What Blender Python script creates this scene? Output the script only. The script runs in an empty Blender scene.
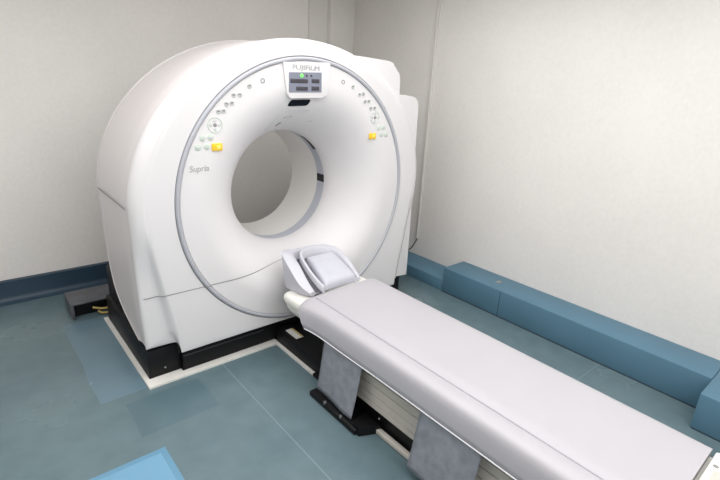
import bpy, bmesh, math, random
from mathutils import Vector, Matrix, noise
random.seed(7)
PI = math.pi
COL = bpy.context.scene.collection

# ------------------------------------------------------------------ helpers
def lin(c):
    return tuple(((v/255)/12.92 if v/255 <= .04045 else ((v/255+.055)/1.055)**2.4) for v in c)

def mat(name, rgb, rough=.5, var=0.0, scale=8.0, bump=0.0, bscale=200.0, metal=0.0, spec=.5, emit=0.0, coat=0.0):
    m = bpy.data.materials.new(name); m.use_nodes = True
    nt = m.node_tree; b = nt.nodes['Principled BSDF']
    c = lin(rgb)
    b.inputs['Base Color'].default_value = (*c, 1)
    b.inputs['Roughness'].default_value = rough
    b.inputs['Metallic'].default_value = metal
    b.inputs['Specular IOR Level'].default_value = spec
    b.inputs['Coat Weight'].default_value = coat
    if emit:
        b.inputs['Emission Color'].default_value = (*c, 1)
        b.inputs['Emission Strength'].default_value = emit
    tc = nt.nodes.new('ShaderNodeTexCoord')
    n = nt.nodes.new('ShaderNodeTexNoise'); n.inputs['Scale'].default_value = scale
    n.inputs['Detail'].default_value = 5
    nt.links.new(tc.outputs['Object'], n.inputs['Vector'])
    r = nt.nodes.new('ShaderNodeValToRGB')
    r.color_ramp.elements[0].position = .3; r.color_ramp.elements[1].position = .7
    r.color_ramp.elements[0].color = (*[v*(1-var) for v in c], 1)
    r.color_ramp.elements[1].color = (*[min(1, v*(1+var)) for v in c], 1)
    nt.links.new(n.outputs['Fac'], r.inputs['Fac'])
    nt.links.new(r.outputs['Color'], b.inputs['Base Color'])
    if bump:
        n2 = nt.nodes.new('ShaderNodeTexNoise'); n2.inputs['Scale'].default_value = bscale
        nt.links.new(tc.outputs['Object'], n2.inputs['Vector'])
        bp = nt.nodes.new('ShaderNodeBump'); bp.inputs['Strength'].default_value = bump
        bp.inputs['Distance'].default_value = .002
        nt.links.new(n2.outputs['Fac'], bp.inputs['Height'])
        nt.links.new(bp.outputs['Normal'], b.inputs['Normal'])
    return m

def link(name, me, m, parent=None, smooth=None):
    o = bpy.data.objects.new(name, me); COL.objects.link(o)
    if m: me.materials.append(m)
    if parent: o.parent = parent
    if smooth is not None:
        for p in me.polygons: p.use_smooth = True
        if smooth < PI: me.set_sharp_from_angle(angle=smooth)
    return o

def obj(name, bm, m, parent=None, smooth=math.radians(35)):
    me = bpy.data.meshes.new(name)
    bmesh.ops.recalc_face_normals(bm, faces=bm.faces)
    bm.to_mesh(me); bm.free()
    return link(name, me, m, parent, smooth)

def tag(o, label, cat, group=None, kind=None):
    o['label'] = label; o['category'] = cat
    if group: o['group'] = group
    if kind: o['kind'] = kind
    return o

def thing(name, label, cat, loc=(0, 0, 0), group=None):
    o = bpy.data.objects.new(name, None); COL.objects.link(o); o.location = loc
    o.empty_display_size = .1
    return tag(o, label, cat, group)

def struct(o, label=None, cat=None):
    o['kind'] = 'structure'
    if label: o['label'] = label
    if cat: o['category'] = cat
    return o

def box(bm, x0, x1, y0, y1, z0, z1, bev=0.0, seg=2):
    t = bmesh.new()
    bmesh.ops.create_cube(t, size=1)
    for v in t.verts:
        v.co = Vector(((x0+x1)/2 + v.co.x*(x1-x0), (y0+y1)/2 + v.co.y*(y1-y0), (z0+z1)/2 + v.co.z*(z1-z0)))
    if bev:
        bmesh.ops.bevel(t, geom=t.edges[:], offset=bev, segments=seg, affect='EDGES', profile=.5)
    merge(bm, t)
    return bm

def merge(bm, t):
    me = bpy.data.meshes.new('tmp'); t.to_mesh(me); t.free()
    bm.from_mesh(me); bpy.data.meshes.remove(me)

def bx(*a, **k):
    return box(bmesh.new(), *a, **k)

def grid(bm, rows, closed=False):
    """loft a list of rows (each a list of points) into quads"""
    vs = [[bm.verts.new(p) for p in r] for r in rows]
    for a, b in zip(vs[:-1], vs[1:]):
        n = len(a)
        for i in range(n if closed else n-1):
            j = (i+1) % n
            try: bm.faces.new((a[i], a[j], b[j], b[i]))
            except ValueError: pass
    return vs

def prism_xz(bm, pts, y0, y1, bev=0.0, seg=3):
    """polygon in x,z extruded along y, its edges bevelled"""
    t = bmesh.new()
    a = [t.verts.new((x, y0, z)) for x, z in pts]
    b = [t.verts.new((x, y1, z)) for x, z in pts]
    f = t.faces.new(a); t.faces.new(list(reversed(b)))
    for i in range(len(pts)):
        j = (i+1) % len(pts); t.faces.new((a[i], b[i], b[j], a[j]))
    if bev:
        bmesh.ops.bevel(t, geom=list(f.edges), offset=bev, segments=seg, affect='EDGES', profile=.5)
    merge(bm, t)
    return bm

def rounded(pts, rad, n=6):
    """round the corners of a closed polygon; rad one number or one per corner"""
    out = []; N = len(pts)
    for i in range(N):
        p = Vector(pts[i]); a = Vector(pts[i-1])-p; b = Vector(pts[(i+1) % N])-p
        r = rad[i] if isinstance(rad, (list, tuple)) else rad
        r = min(r, a.length*.48, b.length*.48)
        if r <= 0: out.append(tuple(p)); continue
        pa = p+a.normalized()*r; pb = p+b.normalized()*r
        for k in range(n+1):
            t = k/n
            out.append(tuple(pa*(1-t)**2+p*2*t*(1-t)+pb*t*t))
    return out

def catmull(pts, n=8):
    P = [Vector(p) for p in pts]; out = []
    for i in range(len(P)-1):
        p0 = P[max(i-1, 0)]; p1 = P[i]; p2 = P[i+1]; p3 = P[min(i+2, len(P)-1)]
        for k in range(n):
            t = k/n
            out.append(.5*((2*p1)+(p2-p0)*t+(2*p0-5*p1+4*p2-p3)*t*t+(3*p1-p0-3*p2+p3)*t**3))
    out.append(P[-1]); return out

def tube(bm, pts, r, n=8):
    P = [Vector(p) for p in pts]; rows = []
    up = Vector((0.13, .21, 1)).normalized()
    for i, p in enumerate(P):
        d = (P[min(i+1, len(P)-1)]-P[max(i-1, 0)]).normalized()
        u = d.cross(up)
        if u.length < 1e-4: u = d.cross(Vector((1, 0, 0)))
        u.normalize(); w = d.cross(u)
        rows.append([p+r*(math.cos(2*PI*k/n)*u+math.sin(2*PI*k/n)*w) for k in range(n)])
    vs = grid(bm, rows, closed=True)
    bm.faces.new(vs[0]); bm.faces.new(vs[-1])
    return bm

def disc(bm, r, th, seg=20, prof=.25):
    """small button: a domed disc whose axis is -y, standing at the origin"""
    rows = []
    for rr, y in ((r, 0), (r, -th*.5), (r*.85, -th*.9), (r*.5, -th)):
        rows.append([(rr*math.cos(2*PI*k/seg), y, rr*math.sin(2*PI*k/seg)) for k in range(seg)])
    vs = grid(bm, rows, closed=True); bm.faces.new(vs[-1])
    return bm

def text_mesh(name, s, size, m, parent, loc, sx=1.0, ext=.0008, shear=0.0, bold=0.0):
    cu = bpy.data.curves.new('tmp_text', 'FONT'); cu.body = s; cu.size = size
    cu.extrude = ext; cu.align_x = 'CENTER'; cu.align_y = 'CENTER'; cu.shear = shear
    o = bpy.data.objects.new('tmp_text', cu); COL.objects.link(o)
    dg = bpy.context.evaluated_depsgraph_get(); dg.update()
    me = bpy.data.meshes.new_from_object(o.evaluated_get(dg))
    bpy.data.objects.remove(o); bpy.data.curves.remove(cu)
    me.transform(Matrix.Translation(loc) @ Matrix.Rotation(PI/2, 4, 'X') @ Matrix.Diagonal((sx, 1, 1, 1)))
    me.materials.clear()
    if bold:                                   # heavier strokes: overlaid shifted copies in the same lettering mesh
        bm = bmesh.new()
        for k, (dx, dz) in enumerate(((0, 0), (bold, 0), (-bold, 0), (0, bold))):
            c = me.copy(); c.transform(Matrix.Translation((dx, -.00012*k, dz))); bm.from_mesh(c); bpy.data.meshes.remove(c)
        bm.to_mesh(me); bm.free()
    return link(name, me, m, parent)

# ------------------------------------------------------------------ materials
M = {}
M['cover'] = mat('gantry_white', (222, 219, 220), .45, .012, 3)
M['cover_shaded'] = mat('gantry_white_shaded', (212, 206, 206), .42, .012, 3)  # same gantry white, darkened for the weaker light on the side
M['bore'] = mat('bore_white', (234, 231, 228), .35, .01, 3)
M['band'] = mat('bore_band_grey', (184, 187, 197), .35, .02, 6)
M['ring'] = mat('ring_grey', (176, 177, 184), .4, .03, 6)
M['seam'] = mat('seam_grey', (140, 138, 138), .6, .02, 6)
M['black'] = mat('black_plastic', (9, 9, 12), .5, .25, 14, spec=.3)
M['blackgloss'] = mat('black_gloss', (14, 14, 24), .15, .1, 14)
M['screen'] = mat('screen_grey', (128, 131, 146), .3, .05, 10)
M['led'] = mat('led_green', (120, 215, 110), .4, .05, 10, emit=.4)
M['ledbar'] = mat('readout_dark', (62, 58, 66), .4, .1, 20)
M['btn'] = mat('button_grey', (200, 202, 200), .5, .12, 60)
M['btn_g'] = mat('button_green_grey', (196, 208, 196), .5, .08, 60)
M['yellow'] = mat('yellow_label', (245, 196, 40), .5, .05, 50)
M['yellow2'] = mat('yellow_pale', (252, 226, 110), .5, .05, 50)
M['letter'] = mat('letter_grey', (172, 170, 172), .5, .05, 50)
M['letter2'] = mat('letter_pale', (190, 191, 196), .5, .05, 50)
M['edge'] = mat('edging_white', (222, 219, 214), .5, .06, 9)
M['vinyl'] = mat('mattress_vinyl', (177, 174, 179), .42, .015, 4, bump=.12, bscale=300)
M['hem'] = mat('mattress_hem', (228, 228, 232), .5, .01, 4)
M['headgrey'] = mat('holder_grey', (194, 193, 201), .45, .02, 8)
M['cushion'] = mat('cushion_grey', (191, 191, 200), .4, .03, 10, bump=.2, bscale=60)
M['tray'] = mat('tray_cream', (228, 226, 220), .35, .015, 5)
M['beige'] = mat('bellows_beige', (196, 190, 182), .55, .08, 5)
M['cloth'] = mat('grey_cloth', (136, 139, 147), .45, .16, 22, bump=.25, bscale=120)
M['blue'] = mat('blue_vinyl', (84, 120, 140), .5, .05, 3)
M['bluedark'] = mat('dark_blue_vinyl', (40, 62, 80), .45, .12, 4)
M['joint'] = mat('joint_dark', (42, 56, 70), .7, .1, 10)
M['mat'] = mat('light_blue_mat', (103, 148, 176), .5, .03, 5)
M['duct'] = mat('duct_grey', (84, 86, 91), .55, .2, 12)
M['cable'] = mat('cable_yellow', (196, 172, 108), .5, .1, 30)
M['stain'] = mat('tan_tape', (152, 146, 138), .6, .1, 30)
M['steel'] = mat('screw_steel', (170, 170, 170), .3, .05, 30, metal=.8)
M['ceil'] = mat('ceiling_white', (238, 237, 234), .8, .01, 4)

def wall_mat(name, rgb):
    m = bpy.data.materials.new(name); m.use_nodes = True
    nt = m.node_tree; b = nt.nodes['Principled BSDF']; b.inputs['Roughness'].default_value = .75
    b.inputs['Specular IOR Level'].default_value = .25
    tc = nt.nodes.new('ShaderNodeTexCoord')
    mp = nt.nodes.new('ShaderNodeMapping'); mp.inputs['Scale'].default_value = (1, 1, .8)
    nt.links.new(tc.outputs['Object'], mp.inputs['Vector'])
    n1 = nt.nodes.new('ShaderNodeTexNoise'); n1.inputs['Scale'].default_value = 46; n1.inputs['Detail'].default_value = 4
    n2 = nt.nodes.new('ShaderNodeTexNoise'); n2.inputs['Scale'].default_value = 2.2; n2.inputs['Detail'].default_value = 3
    for n in (n1, n2): nt.links.new(mp.outputs['Vector'], n.inputs['Vector'])
    mx = nt.nodes.new('ShaderNodeMath'); mx.operation = 'ADD'
    nt.links.new(n1.outputs['Fac'], mx.inputs[0]); nt.links.new(n2.outputs['Fac'], mx.inputs[1])
    hv = nt.nodes.new('ShaderNodeMath'); hv.operation = 'MULTIPLY'; hv.inputs[1].default_value = .5
    nt.links.new(mx.outputs[0], hv.inputs[0])
    r = nt.nodes.new('ShaderNodeValToRGB')
    c = lin(rgb)
    r.color_ramp.elements[0].position = .36; r.color_ramp.elements[1].position = .64
    r.color_ramp.elements[0].color = (*[v*.965 for v in c], 1); r.color_ramp.elements[1].color = (*[v*1.03 for v in c], 1)
    nt.links.new(hv.outputs[0], r.inputs['Fac']); nt.links.new(r.outputs['Color'], b.inputs['Base Color'])
    bp = nt.nodes.new('ShaderNodeBump'); bp.inputs['Strength'].default_value = .15; bp.inputs['Distance'].default_value = .002
    nt.links.new(n1.outputs['Fac'], bp.inputs['Height']); nt.links.new(bp.outputs['Normal'], b.inputs['Normal'])
    return m
M['wall'] = wall_mat('wallpaper_beige', (228, 224, 220))
M['wall_b'] = wall_mat('wallpaper_beige_lightened', (238, 234, 230))  # same wallpaper, lightened to offset dim light on the back wall

def floor_mat():
    m = bpy.data.materials.new('floor_vinyl_teal'); m.use_nodes = True
    nt = m.node_tree; b = nt.nodes['Principled BSDF']
    b.inputs['Specular IOR Level'].default_value = .5
    N = nt.nodes.new; L = nt.links.new
    tc = N('ShaderNodeTexCoord')
    n1 = N('ShaderNodeTexNoise'); n1.inputs['Scale'].default_value = 1.6; n1.inputs['Detail'].default_value = 4
    n2 = N('ShaderNodeTexNoise'); n2.inputs['Scale'].default_value = 9; n2.inputs['Detail'].default_value = 6
    for n in (n1, n2): L(tc.outputs['Object'], n.inputs['Vector'])
    r1 = N('ShaderNodeValToRGB')
    r1.color_ramp.elements[0].position = .22; r1.color_ramp.elements[1].position = .78
    r1.color_ramp.elements[0].color = (*lin((88, 109, 116)), 1)
    r1.color_ramp.elements[1].color = (*lin((106, 125, 130)), 1)
    L(n1.outputs['Fac'], r1.inputs['Fac'])
    r2 = N('ShaderNodeMapRange'); r2.inputs[1].default_value = .3; r2.inputs[2].default_value = .7
    r2.inputs[3].default_value = .93; r2.inputs[4].default_value = 1.06
    L(n2.outputs['Fac'], r2.inputs[0])
    mul = N('ShaderNodeMix'); mul.data_type = 'RGBA'; mul.blend_type = 'MULTIPLY'; mul.inputs[0].default_value = 1
    L(r1.outputs['Color'], mul.inputs[6]); L(r2.outputs[0], mul.inputs[7])
    cur = mul.outputs[2]
    sx = N('ShaderNodeSeparateXYZ'); L(tc.outputs['Object'], sx.inputs[0])
    def math_(op, a, bv=None):
        n = N('ShaderNodeMath'); n.operation = op
        for i, v in enumerate((a, bv)):
            if v is None: continue
            if hasattr(v, 'links'): L(v, n.inputs[i])
            else: n.inputs[i].default_value = v
        return n.outputs[0]
    nw = math_('MULTIPLY', math_('SUBTRACT', n1.outputs['Fac'], .5), .05)
    def patch(x0, x1, y0, y1, rgb, fac):
        nonlocal cur
        xx = math_('ADD', sx.outputs[0], nw); yy = math_('ADD', sx.outputs[1], nw)
        a = math_('MULTIPLY', math_('GREATER_THAN', xx, x0), math_('LESS_THAN', xx, x1))
        c = math_('MULTIPLY', math_('GREATER_THAN', yy, y0), math_('LESS_THAN', yy, y1))
        f = math_('MULTIPLY', math_('MULTIPLY', a, c), fac)
        mx = N('ShaderNodeMix'); mx.data_type = 'RGBA'
        L(f, mx.inputs[0]); L(cur, mx.inputs[6]); mx.inputs[7].default_value = (*lin(rgb), 1)
        cur = mx.outputs[2]
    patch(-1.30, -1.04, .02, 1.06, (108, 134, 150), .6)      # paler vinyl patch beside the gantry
    patch(-1.20, -.80, -.36, -.06, (78, 102, 112), .5)       # darker square in front of it
    patch(1.30, 1.385, -1.98, -1.55, (100, 118, 122), .4)
    # welded sheet joints
    for axis, v0, w in ((0, -.62, .0035), (1, -1.45, .003)):
        d = math_('LESS_THAN', math_('ABSOLUTE', math_('SUBTRACT', sx.outputs[axis], v0)), w)
        f = math_('MULTIPLY', d, .22)
        mx = N('ShaderNodeMix'); mx.data_type = 'RGBA'
        L(f, mx.inputs[0]); L(cur, mx.inputs[6]); mx.inputs[7].default_value = (*lin((160, 180, 182)), 1)
        cur = mx.outputs[2]
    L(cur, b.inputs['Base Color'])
    rr = N('ShaderNodeMapRange'); rr.inputs[3].default_value = .16; rr.inputs[4].default_value = .34
    L(n1.outputs['Fac'], rr.inputs[0]); L(rr.outputs[0], b.inputs['Roughness'])
    return m
M['floor'] = floor_mat()

# ------------------------------------------------------------------ the room
XL, XR, YB, YF, ZC = -3.2, 1.66, 1.70, -4.6, 2.62
struct(obj('floor', bx(XL, XR, YF, YB, -.08, 0), M['floor'], smooth=None))
struct(obj('ceiling', bx(XL, XR, YF, YB, ZC, ZC+.08), M['ceil'], smooth=None))
struct(obj('wall_back', bx(XL, XR, YB, YB+.1, -.08, ZC+.08), M['wall_b'], smooth=None))
struct(obj('wall_right', bx(XR, XR+.1, YF, YB+.1, -.08, ZC+.08), M['wall'], smooth=None))
struct(obj('wall_left', bx(XL-.1, XL, YF, YB+.1, -.08, ZC+.08), M['wall'], smooth=None))
struct(obj('wall_front', bx(XL-.1, XR+.1, YF-.1, YF, -.08, ZC+.08), M['wall'], smooth=None))
# corner column boxed out of the back wall
struct(obj('trim_1', box(bx(1.145, XR, 1.675, YB, 0, ZC, bev=.004), 1.354, XR, 1.62, YB, 0, ZC, bev=.006), M['wall'], smooth=None),
       'wallpapered stepped corner pilaster behind the scanner', 'column')
# back skirting with a coved foot
pts = [(YB, .168), (YB-.035, .168), (YB-.038, .165), (YB-.040, .05), (YB-.045, .028), (YB-.06, .012), (YB-.085, .003), (YB-.085, 0), (YB, 0)]
bm = bmesh.new()
vs = grid(bm, [[(XL, y, z) for y, z in pts], [(1.155, y, z) for y, z in pts]], closed=True)
bm.faces.new(vs[0]); bm.faces.new(vs[1])
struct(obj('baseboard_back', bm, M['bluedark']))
# right side: low ledge, long boxed block, nearer deeper block
bm = bx(1.385, XR, -.07, 1.36, 0, .105, bev=.005)
struct(obj('baseboard_right', bm, M['blue']))
t2 = obj('trim_2', bx(1.385, XR, -2.04, -.07, 0, .22, bev=.006), M['blue'])
struct(t2, 'long blue vinyl-covered box running along the right wall', 'boxed skirting')
obj('joint', bx(1.3835, 1.387, -.645, -.641, .004, .214), M['joint'], t2)
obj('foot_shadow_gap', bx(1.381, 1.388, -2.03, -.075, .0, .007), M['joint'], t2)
obj('tape_mark', bx(1.50, 1.55, -.545, -.515, .2195, .2215), M['stain'], t2)
t3 = obj('trim_3', bx(1.165, XR, -3.6, -2.041, 0, .22, bev=.006), M['blue'])
struct(t3, 'deeper blue box at the right edge of the picture', 'boxed skirting')
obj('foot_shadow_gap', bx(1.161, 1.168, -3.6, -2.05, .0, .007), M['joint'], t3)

# ------------------------------------------------------------------ CT gantry
G = thing('ct_scanner_gantry', 'large white round CT scanner ring standing in the room corner', 'ct scanner', (0, .3, 0))
GO = Vector(G.location)
def gpart(name, bm, m, parent=None, smooth=math.radians(35)):
    bmesh.ops.translate(bm, verts=bm.verts[:], vec=-GO)
    return obj(name, bm, m, parent or G, smooth)
def gtext(name, s, size, m, loc, parent=None, **k):
    return text_mesh(name, s, size, m, parent or G, Vector(loc)-GO, **k)

ZC0 = 1.0            # height of the bore axis
RB, YBORE, RF = .378, .325, .70
def flare(r):
    t = min(1, max(0, (r-RB)/(RF-RB)))
    u = 1-t
    return YBORE*(.42*(1-math.sqrt(max(0, 1-u*u))) + .58*u**2.3)
NT = 256
def circ(r, y, n=NT):
    return [(r*math.cos(2*PI*k/n), y, ZC0+r*math.sin(2*PI*k/n)) for k in range(n)]
# inner dished panel
rows = [circ(RB, YBORE+.012)]
for i in range(33):
    r = RB+(RF-RB)*(i/32)**1.25
    rows.append(circ(r, flare(r)))
rows += [circ(.76, 0), circ(.803, 0), circ(.806, .004), circ(.806, .03)]
bm = bmesh.new(); grid(bm, rows, closed=True)
gpart('dished_front_panel', bm, M['cover'], smooth=math.radians(50))
# grey ring around it
rows = [circ(.805, .012), circ(.808, -.004), circ(.813, -.009), circ(.822, -.009), circ(.828, -.005), circ(.831, .012)]
bm = bmesh.new(); grid(bm, rows, closed=True)
gpart('trim_ring', bm, M['ring'], smooth=PI)

# outlines in x,z as closed polygons starting at the bottom left, going up, over and down
def half_outline(base, a, b, n=64, zs=ZC0):
    """base: list of (x>0,z) from the bottom up to the widest height; then an elliptic arch"""
    L = [(-x, z) for x, z in base]
    x0, z0 = base[-1]
    arc = []
    for k in range(1, n):
        t = PI-PI*k/n
        arc.append((a*math.cos(t), zs+b*math.sin(t)))
    R = [(x, z) for x, z in reversed(base)]
    return L+arc+R
def resample(poly, n):
    """n points round a closed polyline by ray from the bore axis at even angles plus its corners"""
    out = []
    for k in range(n):
        th = 2*PI*k/n
        out.append(ray(poly, th))
    return out
def ray(poly, th):
    dx, dz = math.cos(th), math.sin(th); best = None
    for i in range(len(poly)):
        x1, z1 = poly[i]; x2, z2 = poly[(i+1) % len(poly)]
        z1 -= ZC0; z2 -= ZC0
        ex, ez = x2-x1, z2-z1
        den = dx*ez-dz*ex
        if abs(den) < 1e-12: continue
        t = (x1*ez-z1*ex)/den; s = (x1*dz-z1*dx)/den
        if t > 0 and -1e-9 <= s <= 1+1e-9:
            if best is None or t > best: best = t
    return (best*dx, ZC0+best*dz)
face_base = [(.858, .166), (.872, .28), (.895, .424), (.921, .56), (.945, .70), (.966, .84), (.978, .95)]
face = half_outline(face_base, .980, .885)
post_base = [(1.030, .212), (1.038, .40), (1.044, .70), (1.048, 1.0)]
post = half_outline(post_base, 1.05, .927)
def mixo(A, B, t):
    return [(a[0]+(b[0]-a[0])*t, a[1]+(b[1]-a[1])*t) for a, b in zip(A, B)]
# angles: even ones plus the exact corner directions
ths = sorted(set([round(2*PI*k/360, 6) for k in range(360)] +
    [round(math.atan2(z-ZC0, x) % (2*PI), 6) for x, z in ((.858, .166), (-.858, .166), (1.03, .212), (-1.03, .212))]))
F = [ray(face, t) for t in ths]; Pp = [ray(post, t) for t in ths]
RG = [(.830*math.cos(t), ZC0+.830*math.sin(t)) for t in ths]
def low(z, a=.95, b=.62):      # 0 above, 1 low down where the corner posts stand behind the panel
    t = min(1, max(0, (a-z)/(a-b))); return t*t*(3-2*t)
def row(A, yfun):
    return [(x, yfun(x, z), z) for x, z in A]
lo = [low(p[1]) if abs(p[0]) > .5 else 0 for p in F]
rows = []
rows.append([(x, .02, z) for x, z in RG])
rows.append([(x*.835/.830, 0.0, ZC0+(z-ZC0)*.835/.830) for x, z in RG])
rows.append([(x, 0.0, z) for x, z in mixo(RG, F, .5)])
rows.append([(x, 0.0, z) for x, z in mixo(RG, F, .85)])
rows.append([(x, 0.0, z) for x, z in mixo(RG, F, .96)])
rows.append([(x, .002, z) for x, z in F])
def shoulder(t, yhi, ylo):
    A = mixo(F, Pp, t); return [(p[0], yhi+(ylo-yhi)*l, p[1]) for p, l in zip(A, lo)]
for t, yh, yl in ((.10, .001, .02), (.18, .002, .040), (.26, .004, .048), (.45, .009, .050), (.62, .016, .052), (.75, .024, .0545), (.86, .034, .057), (.95, .046, .062), (1.0, .060, .072), (1.0, .066, .078)):
    rows.append(shoulder(t, yh, yl))
bm = bmesh.new(); vs = grid(bm, rows, closed=True)
# underside lip
gpart('front_cover', bm, M['cover'], smooth=math.radians(60))

# side housing: swept back from the shoulder, its rear lower corners cut round
def yback(z):
    T = [(.0, .22), (.212, .22), (.25, .36), (.29, .47), (.35, .58), (.43, .645), (.52, .68), (.72, .70), (3, .70)]
    for (a, ya), (b, yb) in zip(T[:-1], T[1:]):
        if a <= z <= b: return ya+(yb-ya)*(z-a)/(b-a)
    return .7
def shrink(A, d):
    out = []
    for x, z in A:
        r = math.hypot(x, z-ZC0); s = (r-d)/r
        out.append((x*s, ZC0+(z-ZC0)*s))
    return out
Hs = []
Hs.append([(x, .064 if l < .5 else .076, z) for (x, z), l in zip(shrink(Pp, .016), lo)])
Hs.append([(x, .074 if l < .5 else .086, z) for (x, z), l in zip(shrink(Pp, .010), lo)])
P2 = shrink(Pp, .006)
Hs.append([(x, .082 if l < .5 else .092, z) for (x, z), l in zip(P2, lo)])
for f in (.25, .5, .75):
    Hs.append([(x, .092+(yback(z)-.05-.092)*f, z) for x, z in P2])
P2 = P2
for d, k in ((.0, .042), (.007, .040), (.007, .034), (-.003, .032), (-.003, .026), (0.001, .02), (.006, .014), (.016, .004), (.030, 0)):
    Hs.append([(x, yback(p[1])-k, z) for (x, z), p in zip(shrink(Pp, d), P2)])
Hs.append([(x, yback(p[1])-.002, z) for (x, z), p in zip(shrink(Pp, .07), P2)])
bm = bmesh.new(); grid(bm, Hs, closed=True)
gpart('side_cover', bm, M['cover_shaded'], smooth=math.radians(50))
# rear cover with the rear bore opening
rows = [[(x, .66 if z > .6 else .4, z) for x, z in shrink(Pp, .05)],
        [(x, .73 if z > .6 else .66, z) for x, z in shrink(Pp, .16)],
        [(.52*math.cos(t), .79, ZC0+.52*math.sin(t)) for t in ths],
        [(.40*math.cos(t), .79, ZC0+.40*math.sin(t)) for t in ths],
        [(.381*math.cos(t), .775, ZC0+.381*math.sin(t)) for t in ths]]
bm = bmesh.new(); grid(bm, rows, closed=True)
gpart('rear_cover', bm, M['cover_shaded'], smooth=math.radians(50))
# stepped right-hand side covers
A = rounded([(.30, 1.45), (.30, 1.858), (.40, 1.862), (.800, 1.842), (.812, 1.45)], [0, .0, .05, .14, .01], 10)
bm = prism_xz(bmesh.new(), A, .045, .50, bev=.02)
gpart('upper_right_cover', bm, M['cover'])
B = rounded([(.70, 1.30), (.70, 1.632), (.86, 1.630), (1.000, 1.612), (1.024, .82), (1.032, .20), (.80, .205), (.80, 1.0)], [0, .02, .02, .09, .02, .004, .0, .02], 10)
bm = prism_xz(bmesh.new(), B, .036, .46, bev=.018)
gpart('lower_right_cover', bm, M['cover'])

# bore tube, grey mylar band, black scan windows
rows = []
for y in (YBORE+.012, .35, .45, .55, .65, .74): rows.append(circ(.381, y))
rows.append(circ(.381, .775))
bm = bmesh.new(); grid(bm, rows, closed=True)
gpart('bore_tube', bm, M['bore'], smooth=PI)
def arcband(r, y0, y1, a0, a1, n):
    rows = []
    for k in range(n+1):
        a = math.radians(a0+(a1-a0)*k/n)
        y0_, y1_ = (y0(a), y1(a)) if callable(y0) else (y0, y1)
        rows.append([(r*math.cos(a), y0_, ZC0+r*math.sin(a)), (r*math.cos(a), y1_, ZC0+r*math.sin(a))])
    bm = bmesh.new(); grid(bm, rows); return bm
gpart('bore_band', arcband(.3795, YBORE+.008, .425, -180, 180, 128), M['band'], smooth=PI)
gpart('scan_window', arcband(.3780, YBORE+.012, .424, -2, 6.5, 8), M['blackgloss'], smooth=PI)
gpart('scan_window', arcband(.3775, YBORE+.006, .372, 38, 61, 12), M['blackgloss'], smooth=PI)

# seams, and one crease drawn as a grey line
def strip_on(pts, w, axis):
    rows = []
    for p in pts:
        p = Vector(p); rows.append([p-Vector(axis)*w/2, p+Vector(axis)*w/2])
    bm = bmesh.new(); grid(bm, rows); return bm
zs = .547
pts = []
for k in range(81):
    x = -.925+1.08*k/80
    r = math.hypot(x, zs-ZC0)
    if abs(r-.82) < .016: y = -.011
    elif r > .83: y = -.0015
    else: y = flare(r)-.0015
    pts.append((x, y, zs))
gpart('cover_seam_crease', strip_on(pts, .005, (0, 0, 1)), M['seam'])
pts = [(-.925, .0, .545), (-.935, .014, .543), (-.945, .030, .540), (-.958, .046, .537), (-.985, .050, .534), (-1.005, .052, .532), (-1.025, .063, .531), (-1.036, .075, .531)]
gpart('cover_seam_crease', strip_on([(x, y-.004, z) for x, y, z in pts], .005, (0, 0, 1)), M['seam'])
pts = [(-1.0505, .10+.57*k/10, 1.03) for k in range(11)]
gpart('side_seam', strip_on(pts, .007, (0, 0, 1)), M['seam'])

pts = [(x+.002, -.002, z) for (x, z), t in zip(F, ths) if x > .8 and .20 < z < .80]
pts.sort(key=lambda p: p[2])
gpart('cover_seam_crease', tube(bmesh.new(), pts, .003, 6), mat('crease_shade_grey', (178, 175, 174), .6, .02, 6))  # grey tube draws the shade line of the panel crease

# black base and inner frame
bm = bmesh.new()
box(bm, -.838, .88, .052, 1.0, .0, .125, bev=.006)
box(bm, -.86, .86, .075, .95, .12, .30, bev=.004)
box(bm, -1.026, -.84, .080, .99, .0, .19, bev=.008)
box(bm, .87, 1.0, .08, .5, .0, .19, bev=.008)
box(bm, -1.005, -.60, .10, .66, .10, .60, bev=.01)
box(bm, -1.004, -.60, .5, .98, .10, .42, bev=.01)
box(bm, .60, 1.0, .10, .64, .10, .60, bev=.01)
gpart('base_plinth', bm, M['black'])
bm = bmesh.new(); box(bm, -.835, -.3, .048, .053, .105, .112)
gpart('plinth_ledge', bm, mat('plinth_ledge_grey', (60, 60, 66), .35, .1, 20))
bm = bmesh.new(); bmesh.ops.create_uvsphere(bm, u_segments=10, v_segments=6, radius=.006)
bmesh.ops.transform(bm, matrix=Matrix.Translation((-.935, .080, .055)), verts=bm.verts[:])
gpart('screw', bm, M['steel'])

# display panel, screen and lettering
D = [(-.180, 1.792), (.150, 1.806), (.134, 1.625), (.112, 1.604), (-.128, 1.598), (-.152, 1.614)]
bm = prism_xz(bmesh.new(), rounded(D, [.01, .01, .022, .022, .022, .022], 4), -.012, .09, bev=.006)
dp = gpart('display_panel', bm, M['cover'])
sc = gpart('screen', prism_xz(bmesh.new(), rounded([(-.143, 1.739), (.084, 1.747), (.086, 1.634), (-.142, 1.629)], .004, 3), -.0145, -.005), M['screen'], dp)
def scr(name, x0, x1, z0, z1, m, bev=.002):
    return gpart(name, bx(x0, x1, -.0165, -.013, z0, z1, bev=bev), m, sc)
scr('readout', -.134, -.014, 1.682, 1.705, M['ledbar'])
scr('readout', .012, .068, 1.685, 1.708, M['ledbar'])
scr('readout', -.095, -.014, 1.641, 1.663, M['ledbar'])
scr('readout', .012, .068, 1.643, 1.666, M['ledbar'])
bm = bmesh.new(); disc(bm, .012, .003)
bmesh.ops.transform(bm, matrix=Matrix.Translation((-.057, -.0145, 1.724)), verts=bm.verts[:])
gpart('green_lamp', bm, M['led'], sc)
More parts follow.
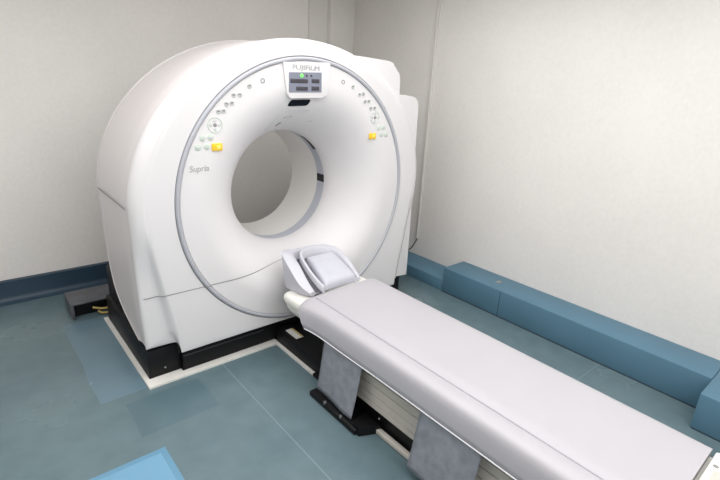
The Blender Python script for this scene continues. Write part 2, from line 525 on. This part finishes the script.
for x in (-.023, .010):
    bm = bmesh.new(); disc(bm, .006, .003)
    bmesh.ops.transform(bm, matrix=Matrix.Translation((x, -.0145, 1.725)), verts=bm.verts[:])
    gpart('indicator_lamp', bm, M['ledbar'], sc)
t = gtext('brand_lettering', 'FUJIFILM', .037, M['letter'], (-.025, -.0127, 1.767), dp, sx=1.42, bold=.0012)
# fixtures on the dished panel just below the display
def on_flare(x, z, off=.0015):
    return Vector((x, flare(math.hypot(x, z-ZC0))-off, z))
def patch_on_flare(poly, off=.0015):
    bm = bmesh.new()
    c = bm.verts.new(on_flare(sum(p[0] for p in poly)/len(poly), sum(p[1] for p in poly)/len(poly), off))
    v = [bm.verts.new(on_flare(x, z, off)) for x, z in poly]
    w = [bm.verts.new(on_flare(x, z, -.004)) for x, z in poly]
    for i in range(len(v)):
        j = (i+1) % len(v); bm.faces.new((c, v[i], v[j])); bm.faces.new((v[i], w[i], w[j], v[j]))
    return bm
ov = rounded([(-.124, 1.548), (-.108, 1.586), (.036, 1.590), (.022, 1.552)], [.018, .016, .02, .02], 6)
gpart('sensor_window', patch_on_flare(ov, .004), M['blackgloss'])
def line_on_flare(pts, r, n=6, off=.0):
    return tube(bmesh.new(), [on_flare(p.x, p.z, off) for p in catmull([(x, 0, z) for x, z in pts], n)], r, 6)
gpart('embossed_arch', line_on_flare([(-.212, 1.400), (-.170, 1.465), (-.125, 1.507), (-.085, 1.524), (.0, 1.528), (.055, 1.524)], .0035), M['letter2'])
gpart('small_lettering', line_on_flare([(-.108, 1.477), (-.08, 1.483), (-.045, 1.487)], .0045), M['letter'])
gpart('slot', line_on_flare([(-.128, 1.424), (-.105, 1.447)], .0055), M['seam'])
gpart('mark', line_on_flare([(.106, 1.452), (.120, 1.453)], .005), M['letter'])
gtext('model_lettering', 'Supria', .046, M['letter'], (-.690, -.0005, 1.229), sx=.95, shear=.15, bold=.0005)

# control buttons on each side of the ring
def button(name, x, z, r, m, th=.004, sx=1.0):
    bm = bmesh.new(); disc(bm, r, th, 18)
    bmesh.ops.scale(bm, vec=(sx, 1, 1), verts=bm.verts[:])
    rr = math.hypot(x, z-ZC0)
    bmesh.ops.translate(bm, verts=bm.verts[:], vec=(x, flare(rr), z))
    return gpart(name, bm, m)
def ringmesh(x, z, r, w):
    bm = bmesh.new(); y = flare(math.hypot(x, z-ZC0))
    rows = []
    for rr, yy in ((r-w, y+.001), (r-w*.7, y-.003), (r-w*.3, y-.003), (r, y+.001)):
        rows.append([(x+rr*math.cos(2*PI*k/32), yy, z+rr*math.sin(2*PI*k/32)) for k in range(32)])
    grid(bm, rows, closed=True); return bm
def small_button(x, z):
    b = button('control_button', x, z, .0145, M['btn'], sx=1.0)
    bm = bx(x-.009, x+.006, flare(math.hypot(x, z-ZC0))-.0056, flare(math.hypot(x, z-ZC0))-.0035, z-.003, z+.006)
    gpart('button_symbol', bm, M['seam'], b)
def side_controls(lamp, single, pairs, dial, greens, yel):
    gpart('control_lamp', ringmesh(*lamp, .014, .005), M['seam'])
    small_button(*single)
    for a in pairs: small_button(*a)
    x, z = dial
    d = gpart('control_dial', ringmesh(x, z, .042, .005), M['btn_g'])
    for k in range(4):
        a = PI/2*k
        bm = bmesh.new(); disc(bm, .009, .003, 12)
        xx, zz = x+.024*math.cos(a), z+.024*math.sin(a)
        bmesh.ops.translate(bm, verts=bm.verts[:], vec=(xx, flare(math.hypot(xx, zz-ZC0)), zz))
        gpart('dial_key', bm, M['btn'], d)
    bm = bmesh.new(); disc(bm, .010, .003, 12)
    bmesh.ops.translate(bm, verts=bm.verts[:], vec=(x, flare(math.hypot(x, z-ZC0)), z)); gpart('dial_key', bm, M['seam'], d)
    for a in greens:
        b = button('start_button', *a, .0165, M['btn_g'])
        bm = bmesh.new(); disc(bm, .007, .003, 12)
        bmesh.ops.translate(bm, verts=bm.verts[:], vec=(a[0], flare(math.hypot(a[0], a[1]-ZC0))-.0028, a[1]))
        gpart('button_symbol', bm, M['btn'], b)
    x, z = yel
    y = flare(math.hypot(x, z-ZC0))
    Y = gpart('stop_key', bx(x-.030, x+.030, y-.008, y+.004, z-.020, z+.020, bev=.004), M['yellow'])
    gpart('key_symbol', bx(x-.004, x+.020, y-.0095, y-.007, z-.011, z+.011, bev=.001), M['yellow2'], Y)
side_controls((-.303, 1.687), (-.384, 1.658), [(-.478, 1.608), (-.443, 1.611), (-.520, 1.563), (-.489, 1.568), (-.567, 1.524), (-.539, 1.527)],
              (-.590, 1.454), [(-.662, 1.389), (-.618, 1.392), (-.689, 1.341), (-.641, 1.343)], (-.585, 1.339))
side_controls((.260, 1.699), (.340, 1.674), [(.398, 1.628), (.430, 1.631), (.448, 1.584), (.480, 1.586), (.502, 1.542), (.534, 1.544)],
              (.545, 1.480), [(.584, 1.410), (.629, 1.413), (.612, 1.366), (.657, 1.364)], (.536, 1.357))

# white edging strip on the floor around the base
bm = bmesh.new()
def poly_prism_xy(bm, pts, z0, z1):
    a = [bm.verts.new((x, y, z0)) for x, y in pts]; b = [bm.verts.new((x, y, z1)) for x, y in pts]
    bm.faces.new(a); bm.faces.new(b)
    for i in range(len(pts)):
        j = (i+1) % len(pts); bm.faces.new((a[i], a[j], b[j], b[i]))
poly_prism_xy(bm, [(-1.055, 1.0), (-1.055, -.005), (-.235, -.005), (-.235, -.44), (-.214, -.44), (-.214, .050), (-.845, .050), (-.845, .078), (-1.028, .078), (-1.028, 1.0)], 0, .012)
tag(obj('floor_edging', bm, M['edge']), 'thin white edging strip on the floor around the scanner base', 'edging strip')

# ------------------------------------------------------------------ patient table
T = thing('patient_table', 'long white patient table with beige ribbed sides leading to the scanner bore', 'scanner table', (0, -1.3, 0))
TO = Vector(T.location)
def tpart(name, bm, m, parent=None, smooth=math.radians(35)):
    bmesh.ops.translate(bm, verts=bm.verts[:], vec=-TO)
    return obj(name, bm, m, parent or T, smooth)
# tray: cream board with a stepped rounded edge
def tray_outline(d, y0, y1):
    x0, x1 = -.285+d, .300-d
    return rounded([(x0, y1+d), (x0, y0-d), (x1, y0-d), (x1, y1+d)], [.02, .05, .05, .02], 6)
rows = []
for d, z in ((.045, .330), (.030, .345), (.016, .375), (.014, .392), (.020, .396), (.020, .402), (.006, .406), (.0, .425), (.002, .446), (.010, .458), (.024, .464)):
    rows.append([(x, y, z) for x, y in tray_outline(d, -.150, -2.42)])
bm = bmesh.new(); vs = grid(bm, rows, closed=True); bm.faces.new(vs[0]); bm.faces.new(vs[-1])
tr = tpart('table_top', bm, M['tray'])
# raised end block past the mattress
eb = tpart('end_block', bx(-.27, .285, -2.43, -2.262, .455, .497, bev=.008), M['tray'])
bm = bmesh.new(); disc(bm, .009, .002, 14)
bmesh.ops.rotate(bm, matrix=Matrix.Rotation(-PI/2, 3, 'X'), verts=bm.verts[:], cent=(0, 0, 0))
bmesh.ops.translate(bm, verts=bm.verts[:], vec=(.19, -2.283, .497)); tpart('screw_hole', bm, M['seam'], eb)
tpart('maker_plate', bx(.10, .165, -2.33, -2.285, .4965, .4985), M['beige'], eb)
# ribbed telescoping side cover
prof = [(.335, .0), (.300, .0), (.297, .012), (.293, .012), (.290, .0), (.250, .0), (.247, .012), (.243, .012), (.240, .0), (.195, .0), (.192, .012), (.188, .012), (.185, .0), (.150, .0), (.147, .011), (.144, .011), (.141, .0), (.115, .0)]
for s in (-1, 1):
    rows = [[(s*(.240-d), y, z) for z, d in prof] for y in (-.62, -2.36)]
    rows = [[(s*.20, -.62, z) for z, d in prof]]+rows+[[(s*.20, -2.36, z) for z, d in prof]]
    bm = bmesh.new(); grid(bm, rows); tpart('ribbed_side_cover', bm, M['beige'])
tpart('column', bx(-.225, .225, -2.34, -.60, .02, .34, bev=.004), M['black'])
tpart('base_rail', bx(-.262, -.235, -2.40, -.97, .004, .030, bev=.004), M['beige'])
tpart('base_rail', bx(.235, .262, -2.40, -.97, .004, .030, bev=.004), M['beige'])
tpart('base_frame', bx(-.24, .24, -2.40, -.44, .0, .022, bev=.003), M['black'])
# black platform bridging to the gantry, with its sticker
pl = tpart('platform', bx(-.212, .212, -.62, .03, .0, .105, bev=.006), M['black'])
st = tpart('sticker', bx(-.182, -.126, -.170, -.035, .1045, .1065), M['edge'], pl)
tpart('sticker_stripe', bx(-.140, -.127, -.168, -.037, .1060, .1072), M['cable'], st)
# outrigger foot and its upright
ft = tpart('foot_plate', bx(-.360, -.235, -.985, -.580, .002, .034, bev=.006), M['black'])
bm = bmesh.new(); poly_prism_xy(bm, [(-.345, -.93), (-.345, -1.0), (-.24, -1.05), (-.24, -.93)], .002, .05)
tpart('foot_wedge', bm, M['black'], ft)
tpart('upright_bracket', bx(-.262, -.212, -.605, -.555, .03, .31, bev=.006), M['black'])
for y in (-.72, -.86):
    bm = bmesh.new(); bmesh.ops.create_cone(bm, cap_ends=True, segments=12, radius1=.008, radius2=.008, depth=.012)
    bmesh.ops.translate(bm, verts=bm.verts[:], vec=(-.353, y, .036)); tpart('bolt', bm, M['steel'], ft)
bm = bmesh.new(); bmesh.ops.create_uvsphere(bm, u_segments=10, v_segments=6, radius=.008)
bmesh.ops.translate(bm, verts=bm.verts[:], vec=(-.262, -.575, .12)); tpart('bolt', bm, M['steel'])
bm = bmesh.new(); bmesh.ops.create_uvsphere(bm, u_segments=10, v_segments=6, radius=.006)
bmesh.ops.translate(bm, verts=bm.verts[:], vec=(-.226, -1.02, .065)); tpart('bolt', bm, M['steel'])

# ------------------------------------------------------------------ mattress, draped cover
prof = [(.300, .400), (.306, .43), (.306, .462), (.300, .484), (.285, .497), (.262, .502), (.15, .503), (0, .503), (-.12, .503), (-.190, .5025),
        (-.198, .4965), (-.206, .5025), (-.24, .503), (-.268, .501), (-.284, .494), (-.294, .480), (-.300, .460), (-.304, .430), (-.307, .400), (-.309, .372)]
rows = []
ys = [-.0, -.006, -.02, -.05]+[-.10-.05*i for i in range(37)]+[-1.905, -1.917, -1.922]
for i, dy in enumerate(ys):
    rr = []
    fr = min(1, max(0, -dy/.05))
    for x, z in prof:
        yl = -.338-.03*(.30-x)-.05*max(0, (-.22-x)/.08)**2   # front edge, its left corner rounded
        y = yl+dy*((2.250+yl)/1.922)
        edge = math.sqrt(max(0, 1-(1-fr)**2))
        zz = z
        if z > .47: zz = .468+(z-.468)*edge
        if x < -.27 and z < .49: y -= .055*((.49-z)/.118)**2*math.exp(dy/.12)
        wob = .003*noise.noise((x*4, y*3, z*4))
        w2 = .006*noise.noise((7, y*2.3, 2))*max(0, (.50-z)/.13) if x < -.28 else 0
        if x < -.26: w2 -= .022*math.exp(-((y+.42)/.11)**2)*min(1, (-.26-x)/.03)
        rr.append((x+w2-.002*(1-fr), y, zz+wob*edge*(.4 if z > .49 else .8)))
    rows.append(rr)
rows = [[(x, y-.002, min(z, .468)) for x, y, z in rows[0]]]+rows+[[(x, y, min(z, .466)) for x, y, z in rows[-1]]]
bm = bmesh.new(); grid(bm, rows)
mt = obj('mattress', bm, M['vinyl'], None, math.radians(70))
tag(mt, 'long pale lavender-grey vinyl mattress cover draped over the patient table', 'mattress')
sol = mt.modifiers.new('thick', 'SOLIDIFY'); sol.thickness = .003; sol.offset = -1
pip = [Vector(r[10])+Vector((0, 0, .0025)) for r in rows[4:-3]]
obj('seam_piping', tube(bmesh.new(), pip, .0026, 6), mat('piping_grey', (166, 163, 170), .5, .03, 9), mt, PI)
hem = [Vector(r[-1]) for r in rows[1:-1]]
obj('hem', tube(bmesh.new(), hem, .0032, 6), M['hem'], mt, PI)

# ------------------------------------------------------------------ grey cloth flaps hanging below the mattress
def flap(y0, y1, seed, label):
    rows = []
    for i in range(15):
        t = i/14
        z = .415+(.052-.415)*t
        r = []
        for k in range(13):
            s = k/12
            y = y0+(y1-y0)*s+.018*(1-t)*(-1)+.008*t*(1-2*s)*0
            x = -.2905-.044*t+.008*noise.noise((seed, y*7, z*5))*t+.004*math.sin(9*z+5*s)*t
            r.append((x, y, z+.008*t*(noise.noise((seed+3, y*9, 0)))))
        rows.append(r)
    bm = bmesh.new(); grid(bm, rows)
    o = obj('cloth_flap', bm, M['cloth'], None, PI)
    so = o.modifiers.new('thick', 'SOLIDIFY'); so.thickness = .003
    return tag(o, label, 'cloth flap', 'grey cloth flaps hanging from the patient table')
flap(-.612, -.925, 1.7, 'grey cloth flap under the mattress nearest the scanner ring, above the black foot')
flap(-1.325, -1.65, 5.1, 'grey cloth flap under the middle of the mattress, nearer the front of the picture')

# ------------------------------------------------------------------ head holder
H = thing('head_holder', 'pale grey moulded head holder with cushion at the scanner end of the table', 'head rest', (0, -.2, .465))
HO = Vector(H.location)
def hpart(name, bm, m, parent=None, smooth=math.radians(40)):
    bmesh.ops.translate(bm, verts=bm.verts[:], vec=-HO)
    return obj(name, bm, m, parent or H, smooth)
#  section by section round the U from the left tip, behind, to the right tip: base, outer rim, inner rim, inner foot
sec = [
 ((-.175, -.322, .467), (-.192, -.330, .494), (-.158, -.330, .500), (-.138, -.322, .480)),
 ((-.205, -.270, .467), (-.225, -.270, .535), (-.166, -.262, .551), (-.145, -.255, .492)),
 ((-.222, -.190, .467), (-.243, -.190, .612), (-.168, -.180, .620), (-.142, -.170, .510)),
 ((-.226, -.110, .467), (-.250, -.105, .690), (-.160, -.105, .655), (-.132, -.100, .530)),
 ((-.190, -.060, .467), (-.190, -.035, .680), (-.135, -.050, .662), (-.100, -.070, .540)),
 ((-.080, -.040, .470), (-.080, .012, .655), (-.060, -.012, .648), (-.045, -.040, .545)),
 ((.040, -.035, .470), (.045, .022, .650), (.040, .000, .644), (.040, -.030, .545)),
 ((.150, -.040, .470), (.160, .010, .640), (.135, -.012, .632), (.118, -.038, .540)),
 ((.215, -.080, .467), (.235, -.050, .612), (.200, -.062, .604), (.172, -.075, .525)),
 ((.230, -.160, .467), (.248, -.155, .560), (.216, -.155, .558), (.192, -.155, .505)),
 ((.230, -.240, .467), (.244, -.240, .512), (.216, -.240, .517), (.200, -.235, .487)),
 ((.222, -.290, .467), (.234, -.294, .484), (.214, -.294, .488), (.204, -.290, .476)),
]
cols = [catmull([s[i] for s in sec], 6) for i in range(4)]
n = len(cols[0]); rows = []
for k in range(n):
    b, o_, i_, f = (cols[j][k] for j in range(4))
    rows.append([b, b*.5+o_*.5+Vector((0, 0, -.004)), o_*.93+b*.07, o_, o_*.6+i_*.4+Vector((0, 0, .006)), o_*.25+i_*.75+Vector((0, 0, .005)), i_, i_*.9+f*.1, i_*.4+f*.6, f])
bm = bmesh.new(); vs = grid(bm, rows); bm.faces.new(vs[0]); bm.faces.new(vs[-1])
# floor of the cradle
fl = [c for c in cols[3]]
fv = [bm.verts.new(p) for p in fl]; cv = bm.verts.new((.04, -.20, .485))
for i in range(len(fv)-1): bm.faces.new((fv[i], fv[i+1], cv))
bm.faces.new((fv[-1], fv[0], cv))
bm2 = bmesh.new(); box(bm2, -.17, .215, -.300, -.06, .4645, .474, bev=.003); merge(bm, bm2)
hpart('cradle', bm, M['headgrey'], smooth=math.radians(60))
# inner curved side strip with its dark gap
line = catmull([(-.085, -.328, .515), (-.105, -.29, .545), (-.118, -.22, .592), (-.116, -.14, .636), (-.098, -.085, .658), (-.045, -.042, .660), (.03, -.030, .656), (.10, -.036, .646), (.165, -.055, .628)], 6)
rows = []
for p in line:
    i_ = line.index(p); d_ = (line[min(i_+1, len(line)-1)]-line[max(i_-1, 0)]); d_.z = 0; d_.normalize()
    w_ = Vector((d_.y, -d_.x, 0))
    rows.append([Vector((q.x, q.y, max(.4672, q.z))) for q in (p+w_*a_+Vector((0, 0, h_)) for a_, h_ in ((-.008, -.055), (-.010, -.004), (-.005, .003), (.004, .003), (.009, -.004), (.014, -.060)))])
bm = bmesh.new(); vs = grid(bm, rows); bm.faces.new(vs[0]); bm.faces.new(vs[-1])
hpart('side_strip', bm, M['headgrey'], smooth=math.radians(60))
bm = bmesh.new(); rows = [[p+Vector((-.048, 0, -.045)), p+Vector((-.008, 0, -.040))] for p in line[:26]]
grid(bm, rows); hpart('gap_shade', bm, mat('gap_dark', (70, 70, 76), .7, .05, 20))  # dark sheet stands in for the shade between wing and strip
# cushion: puffed quilted pad rising to the back
c00 = Vector((-.070, -.318, .512)); c10 = Vector((.190, -.300, .508)); c01 = Vector((-.040, -.070, .612)); c11 = Vector((.178, -.050, .605))
Nn = 18
top = []; bot = []
for j in range(Nn+1):
    v = j/Nn; a = []; b = []
    for i in range(Nn+1):
        u = i/Nn
        p = c00*(1-u)*(1-v)+c10*u*(1-v)+c01*(1-u)*v+c11*u*v
        e = (1-(2*u-1)**6)*(1-(2*v-1)**6)
        puff = .020*max(0, e)**.5
        puff -= .010*math.exp(-(((u-.5)/.05)**2+((v-.72)/.04)**2))+.008*math.exp(-(((u-.3)/.05)**2+((v-.25)/.05)**2))+.008*math.exp(-(((u-.78)/.05)**2+((v-.25)/.05)**2))
        a.append(p+Vector((0, -.3, 1)).normalized()*puff)
        b.append(p+Vector((0, .1, -1)).normalized()*.032)
    top.append(a); bot.append(b)
bm = bmesh.new()
tv = grid(bm, top); bv = grid(bm, bot)
def ringv(g): return g[0][:-1]+[r[-1] for r in g[:-1]]+list(reversed(g[-1]))[:-1]+[r[0] for r in reversed(g)][:-1]
a = ringv(tv); b = ringv(bv)
for i in range(len(a)):
    j = (i+1) % len(a); bm.faces.new((a[i], a[j], b[j], b[i]))
cu = hpart('cushion', bm, M['cushion'], smooth=math.radians(75))

# ------------------------------------------------------------------ small things around
bm = bmesh.new()
dz = .12
def yfix(pts): return pts
top4 = [(-1.232, 1.335), (-1.222, 1.105), (-.90, 1.085), (-.90, 1.335)]
# three-walled cable duct, open and dark towards the viewer
box(bm, -1.232, -.72, 1.095, 1.345, dz-.012, dz, bev=.003)
box(bm, -1.232, -1.214, 1.095, 1.345, 0.001, dz-.012, bev=.002)
box(bm, -1.214, -.72, 1.325, 1.345, 0.001, dz-.012)
D_ = tag(obj('cable_duct', bm, M['duct']), 'grey metal cable duct box on the floor left behind the scanner', 'cable duct')
obj('duct_inside_shade', bx(-1.212, -.72, 1.15, 1.322, .002, dz-.013), M['black'], D_)  # black block stands in for the shade inside the open duct
for i, (y, z, lab) in enumerate(((1.083, .050, 'pale yellow cable, upper of the two running out of the grey duct'), (1.075, .018, 'pale yellow cable, lower of the two running out of the grey duct'))):
    p = catmull([(-1.10+.03*i, y, z+.022), (-1.04, y, z-.002), (-.97, y-.002, z-.004), (-.89, y, z)], 6)
    tag(obj('cable', tube(bmesh.new(), p, .008, 8), M['cable'], None, PI), lab, 'cable', 'cables from the grey duct')
tr_ = tag(obj('wall_trunking', bx(1.638, 1.66, .492, .514, .275, ZC, bev=.003), mat('trunking_white', (216, 213, 208), .5, .02, 5), None),
    'thin white vertical cable trunking on the right wall beside the scanner', 'cable trunking')
p = catmull([(1.647, .502, .285), (1.645, .50, .262), (1.62, .50, .232), (1.56, .50, .180), (1.46, .52, .150), (1.38, .54, .142), (1.20, .56, .20), (1.06, .50, .22)], 6)
tag(obj('wall_cable', tube(bmesh.new(), p, .005, 8), M['black'], None, PI), 'thin dark cable from the trunking foot to behind the scanner', 'cable')
bm = bx(-1.75, -1.136, -1.20, -.491, .0005, .004, bev=.001)
mm = tag(obj('floor_mat', bm, M['mat']), 'light blue square mat on the floor at the bottom left', 'mat')
bm = bx(-1.75, -1.165, -1.20, -.520, .004, .0048)
obj('inset_panel', bm, mat('mat_inner_blue', (110, 156, 184), .5, .02, 5), mm)

# ------------------------------------------------------------------ light
def area(name, loc, sx, sy, power, col=(1, 1, 1), rot=(0, 0, 0)):
    l = bpy.data.lights.new(name, 'AREA'); l.shape = 'RECTANGLE'; l.size = sx; l.size_y = sy
    l.energy = power; l.color = col
    o = bpy.data.objects.new(name, l); o.location = loc; o.rotation_euler = rot; COL.objects.link(o)
    return o
area('ceiling_area_light', (-.4, -1.88, 2.60), 2.8, 4.2, 108, (1, .995, .985))
area('ceiling_area_light', (-2.3, -.1, 2.60), 1.0, 1.6, 13, (1, .995, .985))  # added fill to brighten the back wall and gantry side
area('front_fill', (-.9, -4.5, 1.6), 4.0, 1.8, 22, (1, .995, .985), (PI/2, 0, 0))  # added soft fill behind the camera; the front wall has no window
W = bpy.data.worlds.new('World'); bpy.context.scene.world = W; W.use_nodes = True
W.node_tree.nodes['Background'].inputs[0].default_value = (.9, .93, 1, 1)
W.node_tree.nodes['Background'].inputs[1].default_value = .4

# ------------------------------------------------------------------ camera
FPX, YAW, PITCH, ROLL = 470.62, .71851, -.32974, .05294
cam = bpy.data.cameras.new('camera'); cam.sensor_width = 36; cam.lens = FPX*36/720; cam.clip_start = .05
co = bpy.data.objects.new('camera', cam); COL.objects.link(co)
Fw = Vector((math.sin(YAW)*math.cos(PITCH), math.cos(YAW)*math.cos(PITCH), math.sin(PITCH)))
Rt = Vector((math.cos(YAW), -math.sin(YAW), 0)); Up = Rt.cross(Fw)
r_ = math.cos(ROLL)*Rt+math.sin(ROLL)*Up; u_ = -math.sin(ROLL)*Rt+math.cos(ROLL)*Up
mw = Matrix((r_, u_, -Fw)).transposed().to_4x4(); mw.translation = Vector((-1.65905, -2.43363, 1.72381))
co.matrix_world = mw
sc_ = bpy.context.scene; sc_.camera = co
sc_.view_settings.view_transform = 'Standard'; sc_.view_settings.look = 'None'
sc_.view_settings.exposure = 0.02; sc_.view_settings.gamma = 1.0
